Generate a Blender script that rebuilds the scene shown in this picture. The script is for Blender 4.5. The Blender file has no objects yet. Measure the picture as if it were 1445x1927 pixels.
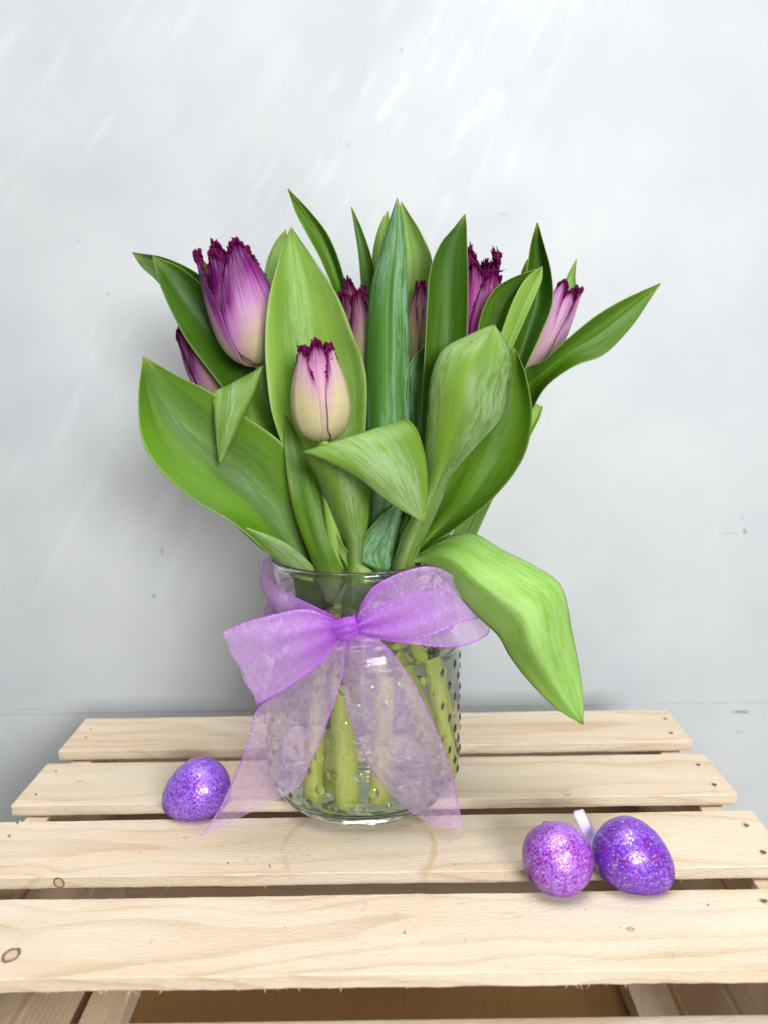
import bpy, bmesh, math, random
from mathutils import Vector, Matrix, noise as mnoise
random.seed(7)
S = 0.01                      # everything below is thought out in centimetres
C = bpy.context.scene.collection
scn = bpy.context.scene

# ------------------------------------------------------------------ camera
IW, IH, F = 1445.0, 1927.0, 1447.0
CAMH, PITCH, YAW, ROLL = 25.38, 0.17694, -0.00502, -0.01812
fw = Vector((math.sin(YAW)*math.cos(PITCH), math.cos(YAW)*math.cos(PITCH), -math.sin(PITCH)))
_r = Vector((math.cos(YAW), -math.sin(YAW), 0)); _u = _r.cross(fw)
rt = math.cos(ROLL)*_r + math.sin(ROLL)*_u
up = -math.sin(ROLL)*_r + math.cos(ROLL)*_u
CAM = Vector((0, 0, CAMH))
cam = bpy.data.cameras.new('camera'); co = bpy.data.objects.new('camera', cam); C.objects.link(co)
cam.sensor_fit = 'VERTICAL'; cam.sensor_height = 36.0; cam.lens = 36.0*F/IH
cam.clip_start = 0.01; cam.clip_end = 50
cam.dof.use_dof = True; cam.dof.focus_distance = 0.43; cam.dof.aperture_fstop = 6.5
m = Matrix((rt, up, -fw)).transposed().to_4x4(); m.translation = CAM*S; co.matrix_world = m
scn.camera = co

# ------------------------------------------------------------------ light
scn.view_settings.view_transform = 'Standard'; scn.view_settings.look = 'None'
scn.view_settings.exposure = 0.62; scn.view_settings.gamma = 1.0
w = bpy.data.worlds.new('World'); scn.world = w; w.use_nodes = True
bg = w.node_tree.nodes['Background']; bg.inputs[0].default_value = (1.0, 0.955, 0.89, 1); bg.inputs[1].default_value = 0.12

def look(o, tgt):
    d = Vector(tgt)*S - o.location
    o.rotation_euler = d.to_track_quat('-Z', 'Y').to_euler()
def area(name, loc, tgt, sx, sy, power, col):
    l = bpy.data.lights.new(name, 'AREA'); l.shape = 'RECTANGLE'; l.size = sx*S; l.size_y = sy*S
    l.energy = power; l.color = col
    o = bpy.data.objects.new(name, l); C.objects.link(o); o.location = Vector(loc)*S; look(o, tgt); return o
area('window_light', (42, -86, 54), (0, 47, 14), 48, 44, 18.5, (0.975, 0.987, 1.0))
ceil_ = area('ceiling_light', (4, 26, 165), (4, 40, 0), 110, 110, 24.0, (0.98, 0.99, 1.0))

# window light broken up into faint slanting streaks on the wall (light textured at the lamp)
sp = bpy.data.lights.new('streak_light', 'SPOT'); sp.energy = 20; sp.spot_size = math.radians(54); sp.spot_blend = 1.0
sp.shadow_soft_size = 0.001
so = bpy.data.objects.new('streak_light', sp); C.objects.link(so); so.location = Vector((62, 5, 112))*S; look(so, (-40, 63, 44))
sp.use_nodes = True
lt = sp.node_tree; le = lt.nodes['Emission']
tc = lt.nodes.new('ShaderNodeTexCoord'); mp = lt.nodes.new('ShaderNodeMapping')
mp.inputs['Rotation'].default_value = (0, 0, math.radians(-48)); 
mp2 = lt.nodes.new('ShaderNodeMapping'); mp2.inputs['Scale'].default_value = (34, 105, 1)
lt.links.new(tc.outputs['Normal'], mp.inputs[0]); lt.links.new(mp.outputs[0], mp2.inputs[0])
n1 = lt.nodes.new('ShaderNodeTexNoise'); n1.inputs['Scale'].default_value = 1.0; n1.inputs['Detail'].default_value = 1.5
lt.links.new(mp2.outputs[0], n1.inputs[0])
r1 = lt.nodes.new('ShaderNodeMapRange'); r1.interpolation_type = 'SMOOTHSTEP'
r1.inputs[1].default_value = .53; r1.inputs[2].default_value = .72
lt.links.new(n1.outputs[0], r1.inputs[0])
mp3 = lt.nodes.new('ShaderNodeMapping'); mp3.inputs['Scale'].default_value = (5, 7, 1); mp3.inputs['Location'].default_value = (1.7, .6, 0)
lt.links.new(mp.outputs[0], mp3.inputs[0])
n2 = lt.nodes.new('ShaderNodeTexNoise'); n2.inputs['Scale'].default_value = 1.0; n2.inputs['Detail'].default_value = 2
lt.links.new(mp3.outputs[0], n2.inputs[0])
r2 = lt.nodes.new('ShaderNodeMapRange'); r2.interpolation_type = 'SMOOTHSTEP'
r2.inputs[1].default_value = .36; r2.inputs[2].default_value = .60; r2.inputs[3].default_value = 0; r2.inputs[4].default_value = .75
lt.links.new(n2.outputs[0], r2.inputs[0])
mu = lt.nodes.new('ShaderNodeMath'); mu.operation = 'MULTIPLY'
lt.links.new(r1.outputs[0], mu.inputs[0]); lt.links.new(r2.outputs[0], mu.inputs[1])
vo_ = lt.nodes.new('ShaderNodeTexNoise'); vo_.inputs['Scale'].default_value = 5.5; vo_.inputs['Detail'].default_value = 3; vo_.inputs['Distortion'].default_value = 1.2
lt.links.new(tc.outputs['Normal'], vo_.inputs[0])
r3 = lt.nodes.new('ShaderNodeMapRange'); r3.interpolation_type = 'SMOOTHSTEP'
r3.inputs[1].default_value = .43; r3.inputs[2].default_value = .53; r3.inputs[4].default_value = .34
lt.links.new(vo_.outputs[0], r3.inputs[0])
sm = lt.nodes.new('ShaderNodeMath'); sm.operation = 'ADD'; lt.links.new(mu.outputs[0], sm.inputs[0]); lt.links.new(r3.outputs[0], sm.inputs[1])
lt.links.new(sm.outputs[0], le.inputs['Strength'])

cy = scn.cycles
cy.max_bounces = 16; cy.transmission_bounces = 14; cy.transparent_max_bounces = 24; cy.diffuse_bounces = 5; cy.glossy_bounces = 6
cy.caustics_refractive = True; cy.caustics_reflective = False; cy.blur_glossy = 0.6
cy.use_denoising = True; cy.sample_clamp_indirect = 6.0

# ------------------------------------------------------------------ helpers
JX, JY = -1.76, 44.8          # axis of the jar on the crate top (z = 0)
def unp(x, y, d):             # a sight line met at d cm behind the jar's axis
    v = fw + ((x-IW/2)/F)*rt - ((y-IH/2)/F)*up
    return CAM + v*((JY+d)/v.y)
def onz(x, y, z=0.0):         # a sight line met at height z
    v = fw + ((x-IW/2)/F)*rt - ((y-IH/2)/F)*up
    return CAM + v*((z-CAM.z)/v.z)

def link(name, verts, faces, mat, parent=None, origin=None, uvs=None, smooth=True, solid=0.0, kind=None):
    org = Vector(origin) if origin is not None else Vector((0, 0, 0))
    base = Vector(parent['_o']) if parent is not None else Vector((0, 0, 0))
    me = bpy.data.meshes.new(name)
    me.from_pydata([tuple((Vector(v)-org)*S) for v in verts], [], faces)
    if uvs:
        ul = me.uv_layers.new(name='UVMap')
        for lp in me.loops: ul.data[lp.index].uv = uvs[lp.vertex_index]
    me.polygons.foreach_set('use_smooth', [smooth]*len(me.polygons))
    for mm in (mat if isinstance(mat, (list, tuple)) else [mat]): me.materials.append(mm)
    o = bpy.data.objects.new(name, me); C.objects.link(o)
    o.location = (org-base)*S
    if parent is not None: o.parent = parent
    o['_o'] = tuple(org)
    if solid:
        md = o.modifiers.new('thick', 'SOLIDIFY'); md.thickness = solid*S; md.offset = 0
    if kind: o['kind'] = kind
    return o
def tag(o, label, cat, group=None):
    o['label'] = label; o['category'] = cat
    if group: o['group'] = group
    return o
def thing(name, org, label, cat, group=None):
    o = bpy.data.objects.new(name, None); C.objects.link(o); o.location = Vector(org)*S; o['_o'] = tuple(org)
    o.empty_display_size = .02
    return tag(o, label, cat, group)

def catmull(pts, n):
    """n points evenly by chord along a Catmull-Rom spline; pts are lists of vectors moved together"""
    k = len(pts)
    def at(i): return pts[max(0, min(k-1, i))]
    dist = [0.0]
    for a, b in zip(pts, pts[1:]): dist.append(dist[-1] + max(sum((q-p).length for p, q in zip(a, b))/len(a), 1e-4))
    out = []
    for j in range(n):
        s = dist[-1]*j/(n-1); i = 0
        while i < k-2 and dist[i+1] < s: i += 1
        t = (s-dist[i])/(dist[i+1]-dist[i]); t = max(0, min(1, t))
        h = dist[i+1]-dist[i]
        row = []
        for c in range(len(pts[0])):
            p1, p2 = pts[i][c], pts[i+1][c]
            p0 = at(i-1)[c]; p3 = at(i+2)[c]
            m1 = (p2-p0)/(dist[i+1]-dist[i-1]) if i > 0 else (p2-p1)/h
            m2 = (p3-p1)/(dist[i+2]-dist[i]) if i < k-2 else (p2-p1)/h
            row.append((2*t**3-3*t*t+1)*p1 + (t**3-2*t*t+t)*h*m1 + (-2*t**3+3*t*t)*p2 + (t**3-t*t)*h*m2)
        out.append(row)
    return out
def grid_faces(nv, nu):
    return [(j*nu+i, j*nu+i+1, (j+1)*nu+i+1, (j+1)*nu+i) for j in range(nv-1) for i in range(nu-1)]
def strip(rows, nu, disp=None, mu=.5, crease=0.0):
    verts, uvs = [], []; nv = len(rows)
    for j, (L, M, R) in enumerate(rows):
        v = j/(nv-1)
        j0, j1 = max(0, j-1), min(nv-1, j+1)
        tang = rows[j1][1]-rows[j0][1]
        nrm = tang.cross(R-L)
        nrm = nrm.normalized() if nrm.length > 1e-6 else Vector((0, -1, 0))
        for i in range(nu):
            u = i/(nu-1)
            p = L*((u-mu)*(u-1)/mu) + M*(u*(1-u)/(mu*(1-mu))) + R*(u*(u-mu)/(1-mu))
            if crease:
                q = L.lerp(M, u/mu) if u < mu else M.lerp(R, (u-mu)/(1-mu))
                p = p.lerp(q, crease)
            if disp: p = p + nrm*disp(u, v)
            verts.append(p); uvs.append((u, v))
    return verts, uvs
def tube(pts, rad, seg=14, n=40, cap=True):
    rows = catmull([[Vector(p)] for p in pts], n)
    verts, uvs = [], []
    for j, (p,) in enumerate(rows):
        t = (rows[min(n-1, j+1)][0]-rows[max(0, j-1)][0]).normalized()
        a = t.cross(Vector((0, 1, .13))).normalized(); b = t.cross(a)
        r = rad(j/(n-1)) if callable(rad) else rad
        for i in range(seg+1):
            th = 2*math.pi*i/seg
            verts.append(p + (a*math.cos(th)+b*math.sin(th))*r); uvs.append((i/seg, j/(n-1)))
    f = grid_faces(n, seg+1)
    if cap:
        for j in (0, n-1):
            c = len(verts); verts.append(rows[j][0]); uvs.append((.5, j/(n-1)))
            f += [(j*(seg+1)+i, j*(seg+1)+i+1, c) for i in range(seg)]
    return verts, f, uvs

# ------------------------------------------------------------------ materials
class Mat:
    def __init__(s, name):
        s.m = bpy.data.materials.new(name); s.m.use_nodes = True
        s.t = s.m.node_tree; s.n = s.t.nodes; s.p = s.n['Principled BSDF']; s.out = s.n['Material Output']
    def new(s, ty, **kw):
        o = s.n.new('ShaderNode'+ty)
        for k, v in kw.items(): setattr(o, k, v)
        return o
    def put(s, sock, v):
        if isinstance(v, bpy.types.NodeSocket): s.t.links.new(v, sock)
        elif isinstance(v, (tuple, list)) and len(v) == 3 and sock.type == 'RGBA': sock.default_value = (*v, 1)
        else: sock.default_value = v
    def math(s, op, a, b=0.0, c=0.0, clamp=False):
        o = s.new('Math', operation=op, use_clamp=clamp); s.put(o.inputs[0], a); s.put(o.inputs[1], b); s.put(o.inputs[2], c); return o.outputs[0]
    def mix(s, f, a, b, blend='MIX'):
        o = s.new('Mix', data_type='RGBA', blend_type=blend); s.put(o.inputs[0], f); s.put(o.inputs[6], a); s.put(o.inputs[7], b); return o.outputs[2]
    def rng(s, v, a, b, c=0.0, d=1.0, smooth=True):
        o = s.new('MapRange', interpolation_type='SMOOTHSTEP' if smooth else 'LINEAR')
        for i, x in enumerate((v, a, b, c, d)): s.put(o.inputs[i], x)
        return o.outputs[0]
    def noise(s, vec, scale=1, detail=3, rough=.5, dist=0):
        o = s.new('TexNoise'); s.put(o.inputs['Vector'], vec); o.inputs['Scale'].default_value = scale
        o.inputs['Detail'].default_value = detail; o.inputs['Roughness'].default_value = rough; o.inputs['Distortion'].default_value = dist
        return o.outputs[0]
    def coord(s, which): return s.new('TexCoord').outputs[which]
    def vmap(s, vec, scale=(1, 1, 1), loc=(0, 0, 0)):
        o = s.new('Mapping'); s.put(o.inputs[0], vec); o.inputs['Scale'].default_value = scale; o.inputs['Location'].default_value = loc; return o.outputs[0]
    def sep(s, vec): 
        o = s.new('SeparateXYZ'); s.put(o.inputs[0], vec); return o.outputs
    def comb(s, x, y, z):
        o = s.new('CombineXYZ'); s.put(o.inputs[0], x); s.put(o.inputs[1], y); s.put(o.inputs[2], z); return o.outputs[0]
    def ramp(s, v, stops):
        o = s.new('ValToRGB'); s.put(o.inputs[0], v); e = o.color_ramp.elements
        while len(e) < len(stops): e.new(.5)
        for el, (p, c) in zip(e, stops): el.position = p; el.color = (*c, 1)
        return o.outputs[0]
    def bump(s, h, strength, dist):
        o = s.new('Bump'); s.put(o.inputs['Height'], h); o.inputs['Strength'].default_value = strength; o.inputs['Distance'].default_value = dist; return o.outputs[0]
    def P(s, **kw):
        for k, v in kw.items(): s.put(s.p.inputs[k.replace('_', ' ')], v)

def leaf_material(name, dark, light, bloom, bl=.5, seed=0.0, trans=.2):
    M = Mat(name); uv = M.coord('UV'); u, v, _ = M.sep(uv)
    rnd = M.new('ObjectInfo').outputs['Random']
    off = M.math('MULTIPLY', rnd, 37.0)
    def q(su, sv, z=0.0): return M.comb(M.math('MULTIPLY', u, su), M.math('MULTIPLY', v, sv), M.math('ADD', off, z))
    vein = M.noise(q(60, .8), 1, 2, .6)
    broad = M.noise(q(4, 2.2, 3), 1, 3)
    col = M.mix(M.rng(broad, .32, .68), dark, light)
    col = M.mix(M.math('MULTIPLY', M.rng(vein, .35, .7), .16), col, tuple(min(1, c*1.5) for c in light))
    # waxy bloom with streaks rubbed off it
    rub = M.noise(q(22, 15.0, 9), 1, 6, .72, .1)
    patch = M.noise(q(2.6, 2.0, 5), 1, 2)
    bm = M.math('MULTIPLY', M.rng(rub, .40, .56), M.rng(patch, .35, .62))
    col = M.mix(M.math('MULTIPLY', bm, bl), col, bloom)
    e = M.math('ABSOLUTE', M.math('SUBTRACT', u, .5))
    col = M.mix(M.math('MULTIPLY', M.rng(e, .482, .497), .45), col, (.27, .36, .08))
    col = M.mix(M.math('MULTIPLY', M.rng(v, .95, 1.0), .5), col, (.22, .28, .04))
    col = M.mix(M.math('MULTIPLY', M.rng(v, .26, .0), .75), col, (.33, .38, .09))
    rough = M.rng(bm, 0, 1, .42, .6)
    h = M.math('ADD', M.math('MULTIPLY', vein, 1.0), M.math('MULTIPLY', M.noise(q(120, 30), 1, 2), .35))
    M.P(Base_Color=col, Roughness=rough, Normal=M.bump(h, .22, .0006))
    M.p.inputs['Specular IOR Level'].default_value = .32
    tr = M.new('BsdfTranslucent'); M.put(tr.inputs[0], M.mix(.5, col, (.24, .42, .01)))
    ms = M.new('MixShader'); ms.inputs[0].default_value = trans
    M.t.links.new(M.p.outputs[0], ms.inputs[1]); M.t.links.new(tr.outputs[0], ms.inputs[2]); M.t.links.new(ms.outputs[0], M.out.inputs[0])
    return M.m
LEAF = {
 'mid':  leaf_material('leaf_mid_green', (0.039, 0.107, 0.003), (0.091, 0.204, 0.007), (0.127, 0.225, 0.047), .2),
 'lime': leaf_material('leaf_lime_green', (0.137, 0.271, 0.026), (0.240, 0.408, 0.063), (0.343, 0.503, 0.200), .5, trans=.26),
 'blue': leaf_material('leaf_blue_green', (0.036, 0.128, 0.012), (0.063, 0.179, 0.022), (0.205, 0.358, 0.220), .9, trans=.18),
 'dark': leaf_material('leaf_dark_green', (0.021, 0.074, 0.002), (0.046, 0.125, 0.003), (0.072, 0.153, 0.023), .3),
 'pale': leaf_material('leaf_pale_waxy_green', (0.086, 0.172, 0.011), (0.140, 0.253, 0.025), (0.267, 0.384, 0.206), .6, trans=.18),
 'soft': leaf_material('leaf_soft_lime_green', (.16, .34, .03), (.28, .48, .10), (.36, .55, .2), .45, trans=.3),
}
def stem_material():
    M = Mat('tulip_stem'); uv = M.coord('UV'); u, v, _ = M.sep(uv)
    n = M.noise(M.comb(M.math('MULTIPLY', u, 14), M.math('MULTIPLY', v, 3), M.new('ObjectInfo').outputs['Random']), 1, 3)
    col = M.mix(M.rng(n, .3, .7), (.68, .74, .12), (.80, .84, .24))
    col = M.mix(M.rng(v, .42, .62), col, (.20, .34, .05))
    M.P(Base_Color=col, Roughness=.45); M.p.inputs['Subsurface Weight'].default_value = .25
    M.p.inputs['Subsurface Radius'].default_value = (.004, .004, .001); M.p.inputs['Subsurface Scale'].default_value = 1.0
    return M.m
STEM = stem_material()

def petal_material(name, lo, hi, cream, lilac, purple):
    """purple from the fringed edge down to cream at the base; lo..hi is where the change lies along the petal"""
    M = Mat(name); uv = M.coord('UV'); u, v, _ = M.sep(uv)
    rnd = M.new('ObjectInfo').outputs['Random']; off = M.math('MULTIPLY', rnd, 23.0)
    def q(su, sv): return M.comb(M.math('MULTIPLY', u, su), M.math('MULTIPLY', v, sv), off)
    st = M.noise(q(34, 1.6), 1, 4, .6); soft = M.noise(q(5, 2), 1, 2)
    e = M.math('ABSOLUTE', M.math('SUBTRACT', u, .5))
    x = M.math('ADD', v, M.math('MULTIPLY', M.math('SUBTRACT', st, .5), .40))
    x = M.math('ADD', x, M.math('MULTIPLY', M.math('SUBTRACT', soft, .5), .25))
    x = M.math('ADD', x, M.math('MULTIPLY', M.rng(e, .22, .5), .26))
    t = M.rng(x, lo, hi, 0, 1, False)
    col = M.ramp(t, [(0, cream), (.32, tuple((a+b)/2 for a, b in zip(cream, lilac))), (.6, lilac), (.86, purple), (1, tuple(c*.6 for c in purple))])
    col = M.mix(M.math('MULTIPLY', M.rng(M.noise(q(90, 2.5), 1, 2), .5, .75), .22), col, (.66, .54, .63))
    col = M.mix(M.rng(v, .91, .98), col, (.10, .003, .048))
    M.P(Base_Color=col, Roughness=.42, Normal=M.bump(M.noise(q(70, 2), 1, 3), .25, .0006))
    M.put(M.p.inputs['Specular IOR Level'], M.rng(v, .88, .98, .3, .06))
    tr = M.new('BsdfTranslucent'); M.put(tr.inputs[0], col)
    ms = M.new('MixShader'); ms.inputs[0].default_value = .25
    M.t.links.new(M.p.outputs[0], ms.inputs[1]); M.t.links.new(tr.outputs[0], ms.inputs[2]); M.t.links.new(ms.outputs[0], M.out.inputs[0])
    return M.m
CREAM, LILAC, PURPLE = (.55, .46, .25), (.44, .21, .37), (.21, .007, .16)
PETAL = {
 'open': petal_material('petal_purple_to_cream', .14, .82, CREAM, (.43, .16, .40), (.20, .005, .175)),
 'bud': petal_material('petal_cream_bud', .50, 1.10, (.56, .49, .26), (.48, .27, .36), (.19, .008, .12)),
 'budin': petal_material('petal_pink_inner_bud', .12, 1.15, (.54, .44, .26), (.48, .21, .37), (.20, .008, .14)),
 'pink': petal_material('petal_pink_streaked', .10, 1.25, (.50, .38, .25), (.50, .25, .43), (.21, .010, .15)),
 'magenta': petal_material('petal_magenta', .0, .98, (.42, .22, .28), (.42, .05, .31), (.19, .004, .12)),
 'dusky': petal_material('petal_green_shaded', .58, .98, (.22, .20, .07), (.20, .06, .12), (.075, .004, .03)),  # base colour darkened to carry the shade these half-hidden flowers stand in
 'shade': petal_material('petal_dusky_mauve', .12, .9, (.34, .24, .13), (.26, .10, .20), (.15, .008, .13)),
}

def organza(name):
    M = Mat(name); uv = M.coord('UV'); u, v, _ = M.sep(uv)
    ob = M.coord('Object')
    e = M.math('ABSOLUTE', M.math('SUBTRACT', u, .5))
    edge = M.rng(e, .462, .482)
    knot = M.rng(M.new('Attribute', attribute_name='gather').outputs['Fac'], 0.0, 1.0, 0, 1, False)
    blot = M.noise(ob, 300, 4, .65)
    glint = M.noise(M.comb(M.math('MULTIPLY', u, 18), M.math('MULTIPLY', v, 150), M.math('MULTIPLY', blot, .8)), 1, 3, .6)
    op = M.math('ADD', .30, M.math('MULTIPLY', M.rng(blot, .35, .65), .12))
    op = M.math('ADD', op, M.math('MULTIPLY', edge, .42))
    op = M.math('ADD', op, M.math('MULTIPLY', knot, .42), clamp=True)
    pur, pale = (.46, .035, .70), (.80, .54, .92)
    f = M.math('MAXIMUM', knot, M.math('MULTIPLY', edge, .75))
    col = M.mix(f, pale, pur)
    weave = M.new('TexWave', wave_type='BANDS', bands_direction='X')
    M.put(weave.inputs['Vector'], uv); weave.inputs['Scale'].default_value = 38; weave.inputs['Distortion'].default_value = .4
    M.P(Base_Color=col, Roughness=.5, Normal=M.bump(M.math('ADD', M.math('MULTIPLY', glint, 1.0), M.math('MULTIPLY', weave.outputs['Fac'], .4)), .22, .0007))
    M.p.inputs['Sheen Weight'].default_value = .08; M.p.inputs['Specular IOR Level'].default_value = .5
    tr = M.new('BsdfTranslucent'); M.put(tr.inputs[0], col)
    gl = M.new('BsdfGlossy'); gl.inputs[0].default_value = (.95, .88, 1, 1); gl.inputs['Roughness'].default_value = .36
    M.put(gl.inputs['Normal'], M.bump(glint, 1.0, .002))
    ms = M.new('MixShader'); ms.inputs[0].default_value = .5
    L = M.t.links.new
    L(M.p.outputs[0], ms.inputs[1]); L(tr.outputs[0], ms.inputs[2])
    mg = M.new('MixShader'); M.put(mg.inputs[0], M.math('MULTIPLY', M.math('MULTIPLY', M.rng(glint, .45, .62), M.rng(M.noise(ob, 55, 2), .38, .6, .15, .65)), M.math('SUBTRACT', 1.0, M.math('MULTIPLY', knot, .75)))); L(ms.outputs[0], mg.inputs[1]); L(gl.outputs[0], mg.inputs[2])
    tp = M.new('BsdfTransparent'); tp.inputs[0].default_value = (.96, .90, .98, 1)
    mo = M.new('MixShader'); M.put(mo.inputs[0], op); L(tp.outputs[0], mo.inputs[1]); L(mg.outputs[0], mo.inputs[2]); L(mo.outputs[0], M.out.inputs[0])
    return M.m
ORG = organza('sheer_lilac_organza')

def glass_material(name, ior, col, rough=0.0):
    M = Mat(name); M.n.remove(M.p)
    g = M.new('BsdfGlass'); g.inputs['Color'].default_value = (*col, 1); g.inputs['IOR'].default_value = ior; g.inputs['Roughness'].default_value = rough
    M.t.links.new(g.outputs[0], M.out.inputs[0]); return M.m
GLASS = glass_material('clear_glass', 1.5, (.972, .99, .962))
WATER = glass_material('clear_water', 1.333, (.975, .992, .955))

def wood_material(name, seed, knots=(), stain=None, tone=(1, 1, 1), dirt=.5):
    """pine sawn lengthwise (object x, metres): growth rings about an axis that wanders, knots that push the rings aside"""
    M = Mat(name); ob = M.coord('Object')
    o = M.vmap(ob, (100, 100, 100))                       # centimetres
    x, y, z = M.sep(o)
    warp = M.math('MULTIPLY', M.math('SUBTRACT', M.noise(M.comb(M.math('MULTIPLY', x, .045), M.math('MULTIPLY', y, .12), seed), 1, 2), .5), 7.0)
    fine = M.math('MULTIPLY', M.math('SUBTRACT', M.noise(M.comb(M.math('MULTIPLY', x, .22), M.math('MULTIPLY', y, .9), seed+4), 1, 3), .5), .7)
    push = 0.0; kn = None; core = None
    for (kx, ky, kz, rx, ry, dark) in knots:
        dx = M.math('DIVIDE', M.math('SUBTRACT', x, kx), rx); dy = M.math('DIVIDE', M.math('SUBTRACT', y, ky), ry); dz = M.math('DIVIDE', M.math('SUBTRACT', z, kz), max(ry, .3))
        d2 = M.math('ADD', M.math('ADD', M.math('MULTIPLY', dx, dx), M.math('MULTIPLY', dy, dy)), M.math('MULTIPLY', dz, dz))
        d = M.math('SQRT', d2)
        d = M.math('ADD', d, M.math('MULTIPLY', M.math('SUBTRACT', M.noise(o, 3.0, 2), .5), .5))
        gx = M.math('DIVIDE', M.math('SUBTRACT', x, kx), rx*4.5); gy = M.math('DIVIDE', M.math('SUBTRACT', y, ky), ry*4)
        gg = M.math('EXPONENT', M.math('MULTIPLY', M.math('ADD', M.math('MULTIPLY', gx, gx), M.math('MULTIPLY', gy, gy)), -1.0))
        push = M.math('ADD', push, M.math('MULTIPLY', gg, 1.1*ry*2))
        ring = M.math('MULTIPLY', M.math('MULTIPLY', M.rng(d, .62, .9), M.rng(d, 1.2, .98)), dark)
        inn = M.math('MULTIPLY', M.rng(d, 1.05, .7), min(1, dark*.8))
        kn = ring if kn is None else M.math('MAXIMUM', kn, ring)
        core = inn if core is None else M.math('MAXIMUM', core, inn)
    yy = M.math('ADD', M.math('ADD', M.math('ADD', y, warp), fine), push)
    zz = M.math('ADD', M.math('MULTIPLY', x, .02), M.math('ADD', z, 1.2 + seed % 2))
    r = M.math('SQRT', M.math('ADD', M.math('MULTIPLY', yy, yy), M.math('MULTIPLY', zz, zz)))
    ph = M.math('FRACT', M.math('MULTIPLY', r, 1.75))
    late = M.math('MULTIPLY', M.rng(ph, .55, .93), M.rng(ph, 1.0, .95))
    fib = M.noise(M.comb(M.math('MULTIPLY', x, .8), M.math('MULTIPLY', y, 26), M.math('MULTIPLY', z, 26)), 1, 3, .6)
    fuzz = M.noise(M.comb(M.math('MULTIPLY', x, 2.6), M.math('MULTIPLY', y, 7), M.math('MULTIPLY', z, 9)), 1, 4, .7)
    tn = M.noise(M.comb(M.math('MULTIPLY', x, .1), M.math('MULTIPLY', y, .5), seed+2), 1, 3)
    a = tuple(p*q for p, q in zip((0.600, 0.520, 0.408), tone)); b = tuple(p*q for p, q in zip((0.560, 0.460, 0.330), tone)); l = tuple(p*q for p, q in zip((0.423, 0.281, 0.150), tone))
    col = M.mix(M.rng(tn, .3, .7), a, b)
    col = M.mix(M.math('MULTIPLY', late, M.rng(tn, .25, .7, .15, .5)), col, l)
    col = M.mix(M.math('MULTIPLY', M.rng(fib, .52, .8), .28), col, l)
    col = M.mix(M.math('MULTIPLY', M.rng(fuzz, .6, .8), .3), col, (.66, .59, .47))
    g1 = M.noise(M.comb(M.math('MULTIPLY', x, .35), M.math('MULTIPLY', y, .8), seed+8), 1, 5, .7)
    g2 = M.noise(M.comb(M.math('MULTIPLY', x, 3.5), M.math('MULTIPLY', y, 9), seed), 1, 3, .7)
    col = M.mix(M.math('MULTIPLY', M.math('MULTIPLY', M.rng(g1, .58, .74), M.rng(g2, .45, .65)), dirt), col, (.20, .155, .11))
    if stain:
        sx, sy, sr = stain
        dx = M.math('SUBTRACT', x, sx); dy = M.math('SUBTRACT', y, sy)
        d = M.math('SQRT', M.math('ADD', M.math('MULTIPLY', dx, dx), M.math('MULTIPLY', dy, dy)))
        d = M.math('ADD', d, M.math('MULTIPLY', M.math('SUBTRACT', M.noise(o, 1.5, 3), .5), .35))
        s = M.math('MULTIPLY', M.rng(d, sr-.42, sr-.1), M.rng(d, sr+.18, sr+.02))
        s = M.math('MULTIPLY', s, M.rng(M.noise(o, .42, 2), .38, .6, .0, .5))
        col = M.mix(s, col, (.45, .30, .13))
    if kn is not None:
        col = M.mix(M.math('MULTIPLY', core, .55), col, (.40, .22, .11))
        col = M.mix(kn, col, (.09, .04, .02))
    h = M.math('ADD', M.math('MULTIPLY', fib, .6), M.math('ADD', M.math('MULTIPLY', fuzz, 1.0), M.math('MULTIPLY', M.noise(o, 22, 3, .7), .35)))
    M.P(Base_Color=col, Roughness=.78, Normal=M.bump(h, .6, .0014))
    M.p.inputs['Specular IOR Level'].default_value = .25
    return M.m

# ------------------------------------------------------------------ the setting: wall, skirting, floor
def wall_material():
    M = Mat('white_painted_wall'); o = M.vmap(M.coord('Object'), (100, 100, 100))
    n = M.noise(o, .06, 4, .6); roll = M.noise(o, 6, 2)
    col = M.mix(M.rng(n, .35, .65), (.405, .422, .435), (.45, .464, .473))
    x, y, z = M.sep(o)
    sc = M.noise(o, .55, 5, .72); wh = M.noise(o, .11, 2)
    m_ = M.math('MULTIPLY', M.rng(sc, .69, .76), M.rng(wh, .5, .64))
    col = M.mix(M.math('MULTIPLY', m_, .35), col, (.25, .245, .25))
    for (px, py, rx, rz, k) in SCUFF:
        p = unp(px, py, WALLY-JY)
        dx = M.math('DIVIDE', M.math('SUBTRACT', x, p.x), rx); dz = M.math('DIVIDE', M.math('SUBTRACT', z, p.z), rz)
        d = M.math('SQRT', M.math('ADD', M.math('MULTIPLY', dx, dx), M.math('MULTIPLY', dz, dz)))
        d = M.math('ADD', d, M.math('MULTIPLY', M.math('SUBTRACT', M.noise(o, 2.2, 3, .7), .5), 1.6))
        col = M.mix(M.math('MULTIPLY', M.rng(d, 1.0, .2), k), col, (.15, .145, .15))
    M.P(Base_Color=col, Roughness=.6, Normal=M.bump(M.math('ADD', roll, M.math('MULTIPLY', M.noise(o, .5, 3), .6)), .06, .002))
    return M.m
WALLY = 63.5
SCUFF = [(290, 1122, .22, .3, .6), (306, 1034, .15, .55, .6), (1400, 1000, .25, .4, .7), (1396, 975, .15, .2, .5), (205, 553, .3, .15, .4),
         (1395, 1340, 1.1, .25, .8), (1128, 527, .12, .2, .45), (945, 402, .5, .12, .35), (755, 95, .12, .5, .35), (1370, 1004, 1.2, .12, .3),
         (60, 1335, 3.2, .12, .35), (1390, 1378, .5, .2, .35), (150, 452, .25, .2, .3), (655, 272, .2, .2, .25), (910, 325, .25, .12, .25)]
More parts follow.
